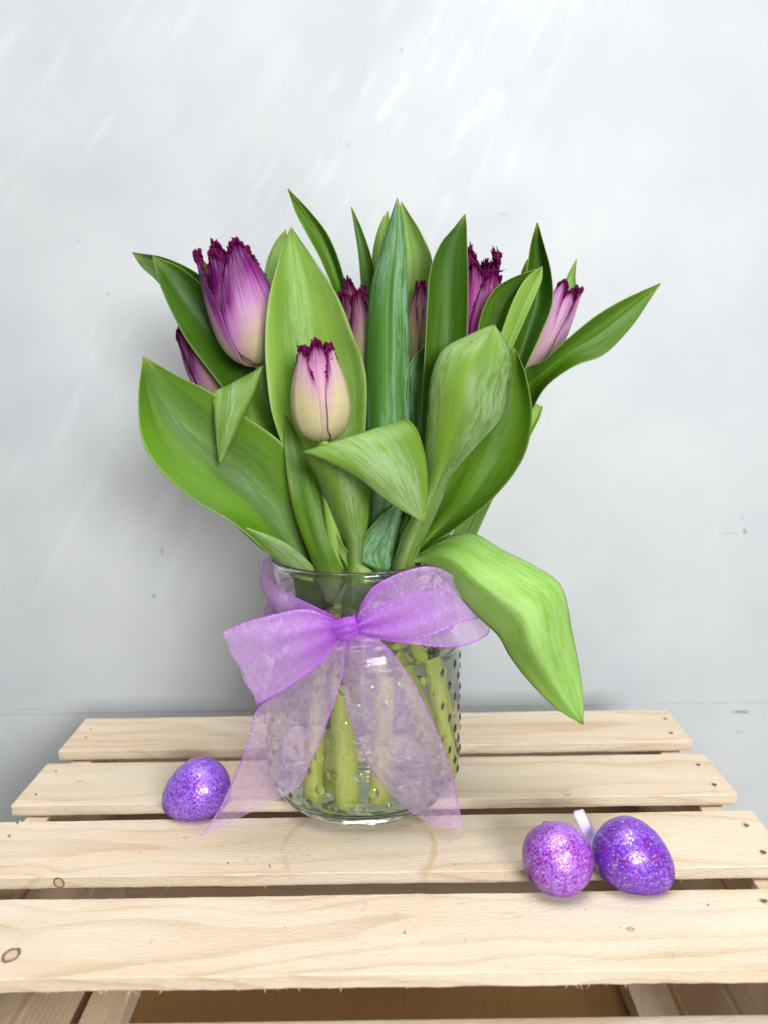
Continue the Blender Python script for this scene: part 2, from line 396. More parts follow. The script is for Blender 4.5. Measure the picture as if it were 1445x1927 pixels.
def box(x0, x1, y0, y1, z0, z1):
    v = [(x, y, z) for x in (x0, x1) for y in (y0, y1) for z in (z0, z1)]
    return v, [(0, 1, 3, 2), (4, 6, 7, 5), (0, 4, 5, 1), (2, 3, 7, 6), (0, 2, 6, 4), (1, 5, 7, 3)]
ZSK = unp(700, 1333, WALLY-JY).z
WALL = wall_material()
v, f = box(-160, 160, WALLY, WALLY+8, ZSK, 150); o = link('wall', v, f, WALL, smooth=False, kind='structure')
v, f = box(-160, 160, WALLY+.03, WALLY+8, -18.2, ZSK-.02); o = link('skirting_board', v, f, WALL, smooth=False, kind='structure')
bv = o.modifiers.new('round', 'BEVEL'); bv.width = .0015; bv.segments = 3
M = Mat('grey_floor'); M.P(Base_Color=M.mix(M.noise(M.vmap(M.coord('Object'), (20, 20, 20)), 1, 4), (.30, .29, .28), (.38, .37, .35)), Roughness=.6)
v, f = box(-160, 160, -120, WALLY+8, -22, -18.2); link('floor', v, f, M.m, smooth=False, kind='structure')

# ------------------------------------------------------------------ crate
PX, PY0, PW, PG, PT = -1.167, 54.82, 5.135, 1.733, .72
def plank_mesh(L, W_, T, seed, rough=.05):
    nx, ny = 150, 8; verts = []; faces = []
    def e(x, k, a): return a*(mnoise.noise(Vector((x*.35, k*9.1, seed)))+.6*mnoise.noise(Vector((x*1.9, k*5.3, seed+3))))
    ring = []
    for i in range(nx+1):
        x = -L/2+L*i/nx; row = []
        prof = [(-1, -T+.06), (-1, -.06), (-.985, -.0)] + [(-1+2*j/ny, 0) for j in range(1, ny)] + [(.985, 0), (1, -.06), (1, -T+.06), (.98, -T), (-.98, -T)]
        for k, (a, z) in enumerate(prof):
            yy = a*W_/2; zz = z
            if abs(a) > .9: yy += e(x, 1 if a > 0 else 2, rough)
            if z < -.3: zz += e(x, 3 if a > 0 else 4, rough*.8)
            if z > -.01: zz += .025*mnoise.noise(Vector((x*.2, yy*.5, seed+7)))
            xe = x + (e(yy*3, 6 if i else 7, .05) if i in (0, nx) else 0)
            row.append(len(verts)); verts.append((xe, yy, zz))
        ring.append(row)
    n = len(ring[0])
    for a, b in zip(ring, ring[1:]):
        faces += [(a[k], b[k], b[(k+1) % n], a[(k+1) % n]) for k in range(n)]
    faces += [tuple(ring[0]), tuple(reversed(ring[-1]))]
    return verts, [tuple(reversed(q)) for q in faces]
crate = thing('wooden_crate', (PX, PY0-12.5, -18.2), 'pale pine slatted crate turned into a low stand under the flower jar', 'crate')
PLANKY = [PY0-k*(PW+PG)-PW/2 for k in range(4)]
def kpos(px, py, k, z=0.0):
    p = onz(px, py, z); return (p.x-PX, p.y-PLANKY[k], z)
K = {0: [(kpos(600, 1400, 0)[0], 1.5, 0, .2, .12, .3)],
     1: [(*kpos(1066, 1496, 1), .2, .1, .7), (*kpos(150, 1470, 1), .25, .12, .4)],
     2: [(kpos(109, 1652, 2)[0], -PW/2, -.36, .27, .27, .85), (*kpos(850, 1590, 2), .07, .04, .3)],
     3: [(*kpos(22, 1797, 3), .36, .42, .9), (*kpos(535, 1706, 3), .8, .42, .05), (*kpos(1185, 1748, 3), .16, .12, .9), (*kpos(868, 1700, 3), .14, .06, .4), (*kpos(537, 1745, 3), .06, .05, .9)]}
st = onz(676, 1592, 0)
planks = []
for k in range(4):
    verts, faces = plank_mesh(44.0, PW, PT, 3.7*k+1, .045 if k < 3 else .06)
    mt = wood_material('pine_plank_wood', 2.3*k+.7, K[k], (st.x-PX, st.y-PLANKY[k], 4.15) if k == 2 else None, ((.98, .97, .95), (.99, .98, .96), (1, .99, .97), (1.02, 1.02, 1.02))[k])
    pl = link('plank', [(x+PX, y+PLANKY[k], z) for x, y, z in verts], faces, mt, crate, origin=(PX, PLANKY[k], 0), smooth=False)
    planks.append(pl)
M = Mat('nail_hole_shade'); M.P(Base_Color=(.10, .055, .03), Roughness=.7); HOLE = M.m
M = Mat('torn_wood_fibre'); M.P(Base_Color=M.mix(M.noise(M.vmap(M.coord('Object'), (900, 900, 900)), 1, 2), (.55, .43, .27), (.64, .55, .42)), Roughness=.8); FIB = M.m
nails = [(0, 1250, 1353), (0, 1262, 1380), (1, 1313, 1440), (1, 1343, 1478), (2, 1403, 1554), (2, 1435, 1605), (3, 1436, 1697),
         (0, 172, 1372), (0, 163, 1389), (1, 106, 1452), (1, 68, 1496), (2, 34, 1549), (2, 18, 1574)]
for k, px, py in nails:                                     # dark disc coloured as the shade of a sunken nail, torn fibres round it
    p = onz(px, py, 0); verts, faces = [], []
    left = px < 300
    n = 14; rr = .10 if left else .17
    verts.append(p+Vector((0, 0, .012)))
    for i in range(n):
        a = 2*math.pi*i/n; r = rr*(.7+.6*random.random())
        verts.append(p+Vector((math.cos(a)*r*1.15, math.sin(a)*r, .016)))
    faces = [(0, 1+i, 1+(i+1) % n) for i in range(n)]
    nl = link('nail', verts, faces, HOLE, planks[k], smooth=False)
    verts, faces = [], []
    for i in range(n):
        a = 2*math.pi*(i+.5)/n; r0 = rr*(.8+.3*random.random()); r1 = r0+.05+.10*random.random()
        b = len(verts)
        for r, da, z in ((r0, -.2, .01), (r0, .2, .01), (r1, .0, .005), (r0*.92, 0, .05+.05*random.random())):
            verts.append(p+Vector((math.cos(a+da)*r*1.2, math.sin(a+da)*r, z)))
        faces += [(b, b+2, b+3), (b+2, b+1, b+3)]
    link('torn_rim', verts, faces, FIB, planks[k], smooth=False, kind='stuff')
def splinters(k, n, edge_z, spots):
    verts, faces = [], []
    yf = PLANKY[k]-PW/2
    for i in range(n):
        if i < len(spots): x, ln = spots[i]
        else: x, ln = PX+random.uniform(-21.5, 21.5), random.choice((.08, .1, .12, .16, .25))*random.uniform(.6, 1.3)
        wd = random.uniform(.008, .022); p = Vector((x, yf+random.uniform(-.02, .06), edge_z+.04))
        d = Vector((random.uniform(-.8, .8), random.uniform(-.7, .1), -.8)).normalized()
        b = len(verts); side = Vector((1, .2, 0))*wd
        q = p+d*ln*.55+Vector((random.uniform(-.3, .3)*ln, 0, 0)); e = q+(d+Vector((random.uniform(-.6, .6), -.2, .1)))*ln*.5
        verts += [p-side, p+side, q-side*.6, q+side*.6, e]
        faces += [(b, b+1, b+3, b+2), (b+2, b+3, b+4)]
    link('splinters', verts, faces, FIB, planks[k], smooth=False, solid=.012, kind='stuff')
sx = lambda px: onz(px, 1862, -PT).x
splinters(3, 30, -PT, [(sx(252), .42), (sx(246), .3), (sx(306), .16), (sx(1082), .2), (sx(1095), .26), (sx(1110), .2), (sx(1180), .22), (sx(190), .12), (sx(1070), .2), (sx(560), .14), (sx(640), .1)])
splinters(2, 12, -PT, [])
# carcass under the planks
def board(name, x0, x1, y0, y1, z0, z1, seed, alongy=False, tone=(1, 1, 1)):
    c = ((x0+x1)/2, (y0+y1)/2, (z0+z1)/2); tone = (1.12, 1.06, .98) if alongy else tone
    mt = wood_material('pine_frame_wood', seed, (), None, tone)
    v, f = box(x0, x1, y0, y1, z0, z1)
    if alongy:                                             # grain runs front to back: turn the board's own axes
        v = [((q[1]-c[1]), -(q[0]-c[0]), q[2]-c[2]) for q in v]
        o = link(name, v, f, mt, None, smooth=False); o.parent = crate
        o.rotation_euler.z = math.radians(90); o.location = (Vector(c)-Vector(crate['_o']))*S
    else:
        o = link(name, v, f, mt, crate, origin=c, smooth=False)
    b = o.modifiers.new('ease', 'BEVEL'); b.width = .0008; b.segments = 2
    return o
YB, YFt = PY0-.4, PLANKY[3]-PW/2+.5
for sgn in (-1, 1):
    xo, xi = PX+sgn*21.2, PX+sgn*19.8
    x0, x1 = min(xo, xi), max(xo, xi)
    board('end_batten', x0, x1, YFt, YB, -PT-2.6, -PT-.12, 11+sgn, True)
    for i, (za, zb) in enumerate(((-3.7, -9.2), (-9.9, -15.6))):
        board('end_slat', x0+.15, x1-.15, YFt+.1, YB-.1, zb, za, 14+sgn*2+i, True)
    board('bottom_batten', min(PX+sgn*19.6, PX+sgn*16.9), max(PX+sgn*19.6, PX+sgn*16.9), YFt+.8, YB-.8, -17.6, -15.9, 19+sgn, True)
for nm, ya, yb in (('front_slat', YFt-.75, YFt-.05), ('back_slat', YB+.05, YB+.75)):
    board(nm, PX-21.5, PX+21.5, ya, yb, -4.6, -2.68, 23 if nm[0] == 'f' else 24)
for za, zb in ((-9.9, -5.2), (-17.4, -10.5)): board('back_slat', PX-21.5, PX+21.5, YB+.05, YB+.75, za, zb, 27-za, tone=(.55, .48, .42))  # added to block light from behind; shade of the gaps darkened into their tone
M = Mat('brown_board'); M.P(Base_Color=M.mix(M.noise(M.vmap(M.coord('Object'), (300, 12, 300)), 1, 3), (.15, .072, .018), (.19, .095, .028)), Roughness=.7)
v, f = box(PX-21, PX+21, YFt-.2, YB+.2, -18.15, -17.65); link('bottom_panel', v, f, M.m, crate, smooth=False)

# ------------------------------------------------------------------ jar and water
jar = None
def lathe(prof, seg, dens, bump=None, closed=False):
    """dens: most cm between rings"""
    P = []
    for (r0, z0), (r1, z1) in zip(prof, prof[1:]):
        n = max(1, math.ceil(math.hypot(r1-r0, z1-z0)/dens))
        P += [(r0+(r1-r0)*i/n, z0+(z1-z0)*i/n) for i in range(n)]
    P.append(prof[-1])
    verts, faces = [], []
    for (r, z) in P:
        for i in range(seg):
            a = 2*math.pi*i/seg
            rr = r + (bump(a, z, r) if bump else 0)
            verts.append((JX+rr*math.cos(a), JY+rr*math.sin(a), z))
    for j in range(len(P)-1):
        for i in range(seg):
            faces.append((j*seg+i, j*seg+(i+1) % seg, (j+1)*seg+(i+1) % seg, (j+1)*seg+i))
    return verts, faces, len(P)
def smooth_prof(p, n=6):
    r = catmull([[Vector((a, b, 0))] for a, b in p], n*len(p)); return [(max(0.0, q[0].x), q[0].y) for q in r]
outer = smooth_prof([(0.02, .28), (2.5, .26), (3.7, .16), (4.1, .0), (4.55, .02), (5.15, .30), (5.55, .8), (5.83, 1.35), (5.93, 2.1)], 4) \
    + [(5.95, 3), (5.95, 9.2)] + smooth_prof([(5.95, 9.3), (5.9, 10.0), (5.62, 10.7), (5.28, 11.0), (5.12, 11.25), (5.1, 11.55), (5.27, 11.75), (5.28, 11.95), (5.11, 12.15), (5.1, 12.75),
       (5.2, 12.95), (5.2, 13.1), (5.1, 13.3), (5.1, 14.45), (5.2, 14.62), (5.2, 14.82), (5.08, 14.97), (4.92, 14.97), (4.82, 14.85)], 4)
inner = smooth_prof([(4.8, 14.7), (4.8, 11.3), (4.95, 10.9), (5.4, 10.3), (5.68, 9.5), (5.72, 8.5)], 4) + [(5.72, 3)] + smooth_prof([(5.66, 2.1), (5.45, 1.4), (4.9, .92), (4.0, .78), (0.02, .72)], 4)
ROWS = [(1.72+1.0*i, (i % 2)*7.5) for i in range(8)]
def hob(a, z, r):
    if r < 5.2 or z > 10.2: return 0
    best = 0
    for zr, off in ROWS:
        dz = z-zr
        if abs(dz) > .28: continue
        da = ((math.degrees(a)-off+7.5) % 15)-7.5
        d = math.hypot(dz, math.radians(da)*r)/.26
        if d < 1: best = max(best, .095*(1-d*d)**.6)
    return best
vo, fo, no = lathe(outer, 512, .062, hob)
vi, fi, ni = lathe(inner, 128, .25)
# join outer and inner at the rim with a ring of triangles
b = len(vo); verts = vo+vi; faces = fo+[tuple(x+b for x in q) for q in fi]
ro = (no-1)*512
for i in range(128):
    j = [ro+(4*i+k) % 512 for k in range(5)]
    faces.append((j[0], j[1], j[2], j[3], j[4], b+(i+1) % 128, b+i))
faces.append(tuple(reversed(range(512))))
faces.append(tuple(b+(ni-1)*128+i for i in range(128)))
jar = tag(link('glass_jar', verts, faces, GLASS, origin=(JX, JY, 0)), 'clear hobnail glass jar holding the tulips, standing across two crate planks', 'jar')
wp = [(0.02, .69), (4.0, .75), (4.92, .89), (5.48, 1.38), (5.69, 2.1), (5.75, 3), (5.75, 8.5), (5.71, 9.5), (5.62, 9.72), (5.55, 9.72), (5.35, 9.66), (5.1, 9.64), (.02, 9.64)]
vw, fw_, nw = lathe(wp, 96, .4)
fw_ += [tuple(reversed(range(96))), tuple((nw-1)*96+i for i in range(96))]
tag(link('water', vw, fw_, WATER, origin=(JX, JY, 1)), 'clear water filling the lower part of the glass jar around the stems', 'water')

# ------------------------------------------------------------------ tulips
PROF = [(0, .16), (.03, .42), (.09, .68), (.18, .88), (.3, .985), (.42, 1.0), (.58, .95), (.74, .84), (.88, .70), (1.0, .57)]
def prof(v, top):
    for (a, x), (b, y) in zip(PROF, PROF[1:]):
        if v <= b:
            t = (v-a)/(b-a); t = t*t*(3-2*t) if a < .01 else t
            r = x+(y-x)*t; break
    else: r = PROF[-1][1]
    return r + (top-.57)*max(0, (v-.4)/.6)**1.4
def petal(root, base, axis, xref, R, H, phi, half, rf, top, mat, fr=1.0, seed=0, hz=1.0, lean=0.0, point=.42):
    rng = random.Random(seed); frp = rng.uniform(.45, 1.1); nu, nv = 37, 30
    zax = axis.normalized(); yax = zax.cross(xref).normalized(); xax = yax.cross(zax)
    def pt(u, v):
        A = half*(1-point*max(0, (v-.45)/.55)**1.7)*(.55+.45*min(1, v/.15))
        vv = v*hz
        r = R*rf*prof(min(1, v), top)
        r += R*(.05*abs(u)**3 + .025*math.exp(-(u/.16)**2))*min(1, v*4)
        r += R*(.09*math.sin(u*9+seed)+.07*math.sin(u*23+seed*2))*max(0, v-.84)*5*fr
        z = H*vv - H*.13*abs(u)**2.2*max(0, (v-.35)/.65)**1.5
        th = phi+u*A
        if v > .93: z += H*.03*fr*mnoise.noise(Vector((u*9, seed, 0)))*(v-.93)/.07
        ln = lean*max(0, v-.2)**1.5*R
        return base + xax*(r*math.cos(th)+ln*math.cos(phi)) + yax*(r*math.sin(th)+ln*math.sin(phi)) + zax*z
    verts, uvs = [], []
    for j in range(nv):
        for i in range(nu):
            verts.append(pt(-1+2*i/(nu-1), j/(nv-1))); uvs.append((i/(nu-1), j/(nv-1)))
    faces = grid_faces(nv, nu)
    path = [(-1, .76+.24*i/14) for i in range(15)] + [(-1+2*i/26, 1) for i in range(1, 26)] + [(1, 1-.24*i/14) for i in range(15)]
    for (u, v) in path:
        for rep in range(1 if abs(u) > .99 else 4):
            uu, vv = u+rng.uniform(-.04, .04), v+rng.uniform(-.015, .0)
            uu = max(-1, min(1, uu)); vv = min(1, vv)
            p = pt(uu, vv); side = abs(u) > .99
            e = .02
            tang = (pt(uu, vv+e)-p) if side and vv < .98 else (pt(min(1, uu+e), vv)-pt(max(-1, uu-e), vv))
            if tang.length < 1e-5: continue
            tang.normalize()
            outd = (p-pt(uu*.9, vv)) if side else (p-pt(uu, vv-.05))
            outd = outd.normalized()
            nr = tang.cross(outd)
            d = (outd+zax*.5+nr*rng.uniform(-.8, .8)+tang*rng.uniform(-.6, .6)).normalized()
            ln = fr*frp*R*rng.uniform(.05, .21)*(.5+.9*abs(mnoise.noise(Vector((uu*4, vv*6, seed*1.7))))*2)*(.3+.5*max(0, (v-.7)/.3) if side else 1.0); wd = R*rng.uniform(.035, .085)*(.6 if side else 1)
            q = p+d*ln*.55; d2 = (d+nr*rng.uniform(-1, 1)+tang*rng.uniform(-.8, .8)).normalized(); e_ = q+d2*ln*.6
            b = len(verts); verts += [p-tang*wd-outd*wd, p+tang*wd-outd*wd, q-tang*wd*.7, q+tang*wd*.7, e_]
            uvs += [(u*.5+.5, 1.04 if not side else .95)]*2+[(u*.5+.5, 1.06)]*3
            faces += [(b, b+1, b+3, b+2), (b+2, b+3, b+4)]
    return link('petal', verts, faces, mat, root, uvs=uvs, solid=.05)
def flower(root, p0, p1, R, mat, spin, top=.57, fr=1.0, seed=0, halfs=(56, 58), lean=0.0, inner=.86, hz=None, mat2=None, point=.42):
    base, tip = Vector(p0), Vector(p1); ax = tip-base; H = ax.length
    toward = (CAM-base).normalized()
    toward = (toward-ax.normalized()*toward.dot(ax.normalized())).normalized()
    for k in range(6):
        out = k % 2 == 0
        phi = math.radians(spin+60*k)
        petal(root, base+ax.normalized()*(0 if out else .05), ax, toward, R, H, phi, math.radians(halfs[0] if out else halfs[1]), 1.0 if out else inner, top, mat if out or not mat2 else mat2, fr, seed*10+k,
              (hz[k] if hz else (1.0 if out else 1.04)), lean if out else 0.0, point)
def leaf(root, stemp, st, mat, nu=17, nv=64, wave=.06, seed=0, base_w=.85, fold=0.0, thick=.026, mu=.5, crease=0.0):
    """st: stations (xl, yl, xr, yr, dl, dm, dr) up the leaf; stemp: where it leaves its stem"""
    rows = []
    if stemp is not None:
        s = Vector(stemp); rows.append([s+Vector((-base_w, .1, 0)), s+Vector((0, -.35, 0)), s+Vector((base_w, .1, 0))])
    for (xl, yl, xr, yr, dl, dm, dr) in st:
        rows.append([unp(xl, yl, dl), unp(xl+(xr-xl)*mu, yl+(yr-yl)*mu, dm), unp(xr, yr, dr)])
    rows = catmull(rows, nv)
    sd = seed*3.17
    def disp(u, v):
        e = abs(2*u-1)
        return wave*(e*e*mnoise.noise(Vector((v*5, sd, u*.8)))*1.6 + .5*mnoise.noise(Vector((u*4, v*3, sd)))) - fold*math.exp(-(e/.13)**2)*min(1, 3*v)
    verts, uvs = strip(rows, nu, disp, mu, crease)
    for q, (u, v) in zip(verts, uvs):                      # the sheath stays inside the jar below its rim
        if v < .3 and q.z < 14.9:
            r = math.hypot(q.x-JX, q.y-JY); lim = 4.55 if q.z > 10.6 else 5.3
            if r > lim: q.x, q.y = JX+(q.x-JX)*lim/r, JY+(q.y-JY)*lim/r
    return link('leaf', verts, grid_faces(nv, nu), LEAF[mat], root, uvs=uvs, solid=thick)
def stem_path(bot, mouth, base, under):
    return [Vector(bot), Vector(bot)*.45+Vector(mouth)*.55-Vector((0, 0, .3)), Vector(mouth), Vector(mouth)*.4+Vector(base)*.6-Vector(under)*.8, Vector(base)-Vector(under)*.4, Vector(base)+Vector(under)*.25]
def tulip(label, bot, mouth, p0, p1, R, rad=.36, flat=1.0):
    bot = Vector((JX+bot[0], JY+bot[1], .95)); mouth = Vector((JX+mouth[0], JY+mouth[1], 13.5))
    root = thing('tulip', bot, label, 'tulip', 'fringed tulips in the jar')
    ax = (Vector(p1)-Vector(p0)).normalized()
    pts = stem_path(bot, mouth, p0, ax)
    v, f, u = tube(pts, lambda t: rad*(1.5-.7*t), 16, 60)
    link('stem', v, f, STEM, root, uvs=u)
    def on(z):
        rows = catmull([[p] for p in pts], 80)
        return min((q[0] for q in rows), key=lambda q: abs(q.z-z))
    return root, on

# 1  large open purple tulip, upper left
p0, p1 = unp(490, 688, .3), unp(424, 470, -.3)
t1, on1 = tulip('largest purple and cream fringed tulip, upper left beside the broad pale leaf', (-2.5, -2.7), (-1.6, .2), p0, p1, 2.2)
flower(t1, p0, p1, 1.86, PETAL['open'], 24, .72, .85, 3, (60, 56), .16, hz=[1.02, .97, .92, 1.08, 1.04, .98], point=.52)
# 2  cream bud in front
p0, p1 = unp(611, 832, -4.3), unp(594, 652, -4.6)
t2, on2 = tulip('plump cream tulip bud with crimped magenta tip, front and centre', (-.75, -3.3), (-1.0, -2.7), p0, p1, 1.65, .45)
flower(t2, p0, p1, 1.52, PETAL['bud'], -56, .50, 1.0, 11, (53, 60), 0, .88, hz=[1.0, 1.03, 1.0, 1.0, 1.0, .93], mat2=PETAL['budin'])
# 3  dusky tulip far left, half hidden
p0, p1 = unp(425, 765, 3.2), unp(356, 620, 3.0)
t3, on3 = tulip('dusky mauve tulip half hidden behind the leaf at far left', (-4.4, .2), (-2.4, 1.2), p0, p1, 1.3)
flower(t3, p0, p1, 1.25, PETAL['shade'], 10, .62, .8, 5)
# 4  dark tulip behind the pale leaf
p0, p1 = unp(704, 770, 1.4), unp(664, 545, 1.3)
t4, on4 = tulip('dark maroon tipped tulip between broad pale leaf and upright bluish leaf', (-1.5, -1.2), (-.3, .8), p0, p1, 1.2)
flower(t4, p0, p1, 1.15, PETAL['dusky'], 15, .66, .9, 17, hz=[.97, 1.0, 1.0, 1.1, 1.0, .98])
# 5  slim closed bud
p0, p1 = unp(782, 705, 1.2), unp(791, 538, 1.2)
t5, on5 = tulip('slim closed tulip bud peeping out right of the upright bluish leaf', (3.2, 1.6), (.5, .9), p0, p1, .8)
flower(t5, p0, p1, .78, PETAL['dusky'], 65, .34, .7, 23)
# 6  magenta tulip, right of centre
p0, p1 = unp(897, 712, 1.0), unp(902, 480, .8)
t6, on6 = tulip('magenta tulip with ragged crimson top behind the tall right leaf', (.85, -3.0), (1.3, -.3), p0, p1, 1.5)
flower(t6, p0, p1, 1.42, PETAL['magenta'], 40, .80, 1.2, 31, (58, 58), 0, .86, hz=[.86, 1.0, .95, 1.06, 1.0, .92])
# 7  pink tulip, far right
p0, p1 = unp(985, 716, 1.2), unp(1074, 535, .9)
t7, on7 = tulip('pale pink tulip leaning out at far right beside the long outstretched leaf', (4.5, -.8), (2.4, .6), p0, p1, 1.1)
flower(t7, p0, p1, 1.12, PETAL['pink'], -38, .58, .8, 41, (50, 58), hz=[1.0, .94, 1.0, 1.0, 1.0, .96])

# leaves: (xl, yl, xr, yr, depth left, middle, right)
# tulip 1
leaf(t1, on1(5), [(545, 930, 600, 930, 0, .8, 0), (452, 775, 545, 790, .6, 1.9, 1.2), (408, 715, 505, 690, .8, 2.4, 1.6), (352, 640, 450, 618, 1.0, 2.5, 1.8), (318, 575, 392, 548, 1.1, 2.2, 1.8), (298, 525, 340, 503, 1.2, 1.8, 1.7), (287, 483, 289, 482, 1.4, 1.4, 1.4)], 'dark', seed=1)
leaf(t1, on1(13), [(540, 700, 590, 700, 2.0, 2.2, 2.0), (497, 570, 548, 560, 2, 2.2, 2), (501, 500, 545, 500, 2, 2.3, 2), (517, 458, 543, 458, 2, 2.2, 2), (537, 432, 539, 432, 2, 2, 2)], 'lime', seed=2)
# tulip 3
leaf(t3, on3(13), [(470, 800, 520, 780, 2.6, 3.0, 2.6), (352, 605, 420, 570, 2.6, 3.2, 2.8), (300, 533, 376, 517, 2.6, 3.2, 2.9), (268, 503, 312, 485, 2.7, 3.1, 2.9), (249, 475, 251, 475, 2.8, 2.8, 2.8)], 'dark', seed=3)
leaf(t3, on3(5), [(555, 1082, 608, 1070, -2.6, -2.0, -2.2), (498, 1035, 602, 1000, -3.4, -2.2, -2.2), (438, 984, 572, 905, -3.8, -2.2, -2.4), (368, 943, 535, 838, -4.0, -2.2, -2.4), (303, 888, 462, 783, -4.0, -2.2, -2.4), (268, 828, 396, 737, -3.8, -2.3, -2.5), (261, 750, 330, 704, -3.4, -2.6, -2.7), (270, 671, 272, 671, -3.0, -3.0, -3.0)], 'mid', nu=25, wave=.09, seed=4)
leaf(t3, on3(12), [(575, 1092, 604, 1082, -2.6, -2.9, -2.8), (520, 1052, 566, 1042, -3.0, -3.3, -3.2), (478, 1020, 520, 1013, -3.1, -3.5, -3.4), (440, 984, 443, 984, -3.4, -3.5, -3.5)], 'pale', seed=5)
leaf(t3, on3(13.5), [(400, 560, 440, 560, 2.8, 3, 2.8), (372, 500, 392, 500, 2.8, 3, 2.8), (370, 474, 372, 474, 2.8, 2.8, 2.8)], 'lime', seed=27)
# tulip 4
leaf(t4, on4(13.5), [(618, 1010, 665, 1010, -1.8, -1.4, -1.8), (560, 900, 680, 900, -2.2, -1.0, -2.0), (516, 790, 689, 795, -2.5, -.9, -2.2), (502, 700, 688, 700, -2.6, -1.0, -2.3), (500, 625, 664, 628, -2.6, -1.2, -2.3), (507, 560, 637, 560, -2.5, -1.4, -2.2), (522, 500, 600, 500, -2.2, -1.6, -2.0), (536, 455, 569, 455, -2.0, -1.7, -1.9), (548, 427, 549, 427, -1.8, -1.8, -1.8)], 'lime', nu=25, wave=.10, seed=6, fold=.10)
leaf(t4, on4(13), [(560, 985, 600, 985, -.6, -.2, -.6), (480, 840, 537, 832, -.6, .4, -.4), (428, 755, 516, 768, -1.0, 0, -1.0), (402, 738, 499, 689, -2.0, -1.6, -1.6), (403, 775, 478, 744, -2.7, -3.0, -2.5), (407, 828, 450, 806, -3.0, -3.3, -3.0), (413, 873, 416, 873, -3.2, -3.2, -3.2)], 'pale', seed=7)
leaf(t4, on4(14), [(660, 790, 700, 790, 1.8, 2.4, 1.8), (632, 562, 656, 560, 1.8, 3.0, 2.0), (606, 492, 640, 495, 1.9, 3.2, 2.2), (578, 440, 618, 442, 2.0, 3.0, 2.4), (557, 400, 588, 402, 2.2, 2.7, 2.4), (542, 355, 544, 355, 2.4, 2.4, 2.4)], 'mid', seed=8, fold=.18)
leaf(t4, on4(14), [(690, 700, 730, 700, 2.2, 2.4, 2.2), (680, 545, 712, 540, 2.2, 2.4, 2.2), (675, 480, 697, 476, 2.2, 2.4, 2.2), (668, 432, 681, 430, 2.3, 2.4, 2.3), (661, 390, 663, 390, 2.4, 2.4, 2.4)], 'dark', seed=9)
# tulip 2
leaf(t2, on2(12.6), [(588, 1060, 640, 1055, -3.3, -3.8, -3.3), (560, 985, 626, 985, -3.3, -3.6, -3.4), (545, 920, 608, 925, -3.1, -3.1, -3.3), (537, 850, 594, 880, -2.7, -2.6, -3.0), (537, 800, 565, 822, -2.5, -2.4, -2.6), (536, 775, 539, 776, -2.4, -2.4, -2.4)], 'mid', seed=10)
leaf(t2, on2(7), [(652, 1035, 684, 1028, -3.8, -4.4, -3.8), (622, 965, 694, 985, -4.0, -4.9, -4.0), (596, 900, 702, 915, -4.4, -5.5, -4.2), (574, 862, 742, 815, -5.4, -6.0, -4.6), (569, 851, 758, 789, -6.0, -6.2, -5.2), (618, 868, 783, 808, -6.8, -6.9, -5.9), (678, 902, 801, 868, -7.1, -7.3, -6.5), (735, 948, 804, 930, -7.2, -7.3, -6.9), (796, 983, 799, 983, -7.2, -7.2, -7.2)], 'pale', nu=21, wave=.07, seed=11)
leaf(t2, on2(12), [(655, 1082, 705, 1082, -4.0, -4.4, -4.2), (640, 1042, 668, 1052, -3.7, -3.9, -4.2), (619, 1000, 636, 1008, -3.5, -3.6, -3.9), (612, 955, 614, 954, -3.4, -3.4, -3.4)], 'lime', seed=12)
# tulip 5
leaf(t5, on5(13), [(692, 985, 742, 985, -1.2, -1.7, -1.2), (690, 850, 770, 850, -.8, -1.6, -.9), (690, 740, 770, 740, -.5, -1.5, -.8), (691, 640, 769, 650, -.4, -1.4, -.7), (698, 545, 766, 555, -.4, -1.3, -.7), (716, 470, 764, 475, -.4, -1.1, -.6), (734, 410, 757, 410, -.5, -.9, -.6), (746, 373, 748, 373, -.7, -.7, -.7)], 'blue', nu=21, seed=13, fold=-.06)
leaf(t5, on5(13.5), [(720, 720, 790, 760, 2, 2.6, 2), (722, 600, 812, 600, 2, 2.9, 2), (735, 500, 812, 490, 2, 2.8, 2), (742, 440, 790, 435, 2.1, 2.6, 2.1), (750, 400, 768, 400, 2.2, 2.4, 2.2), (754, 380, 756, 380, 2.3, 2.3, 2.3)], 'lime', seed=14)
leaf(t5, on5(13), [(705, 700, 740, 700, 2.5, 2.8, 2.5), (700, 500, 730, 520, 2.5, 2.8, 2.5), (709, 440, 735, 440, 2.5, 2.7, 2.5), (727, 397, 730, 397, 2.5, 2.5, 2.5)], 'lime', seed=15)
leaf(t5, on5(13), [(778, 900, 806, 895, -.4, -.2, -.5), (771, 800, 806, 800, -.3, .1, -.3), (765, 725, 815, 725, -.2, .2, -.2), (771, 682, 817, 678, -.1, .2, -.1), (797, 651, 800, 650, 0, 0, 0)], 'blue', seed=16)
leaf(t5, on5(12.4), [(700, 1070, 716, 1070, -3.0, -3.1, -3.0), (662, 1050, 704, 1048, -3.2, -3.3, -2.9), (684, 1010, 722, 1010, -3.2, -3.0, -2.6), (712, 975, 735, 975, -3.1, -2.9, -2.6), (741, 952, 743, 952, -2.8, -2.8, -2.8)], 'blue', seed=17)
leaf(t5, on5(12.2), [(712, 1076, 742, 1070, -2.9, -2.7, -2.2), (703, 1045, 745, 1045, -2.9, -2.5, -2.0), (710, 1005, 752, 1000, -2.8, -2.3, -1.9), (742, 950, 760, 945, -2.4, -2.2, -2.0)], 'blue', seed=18)
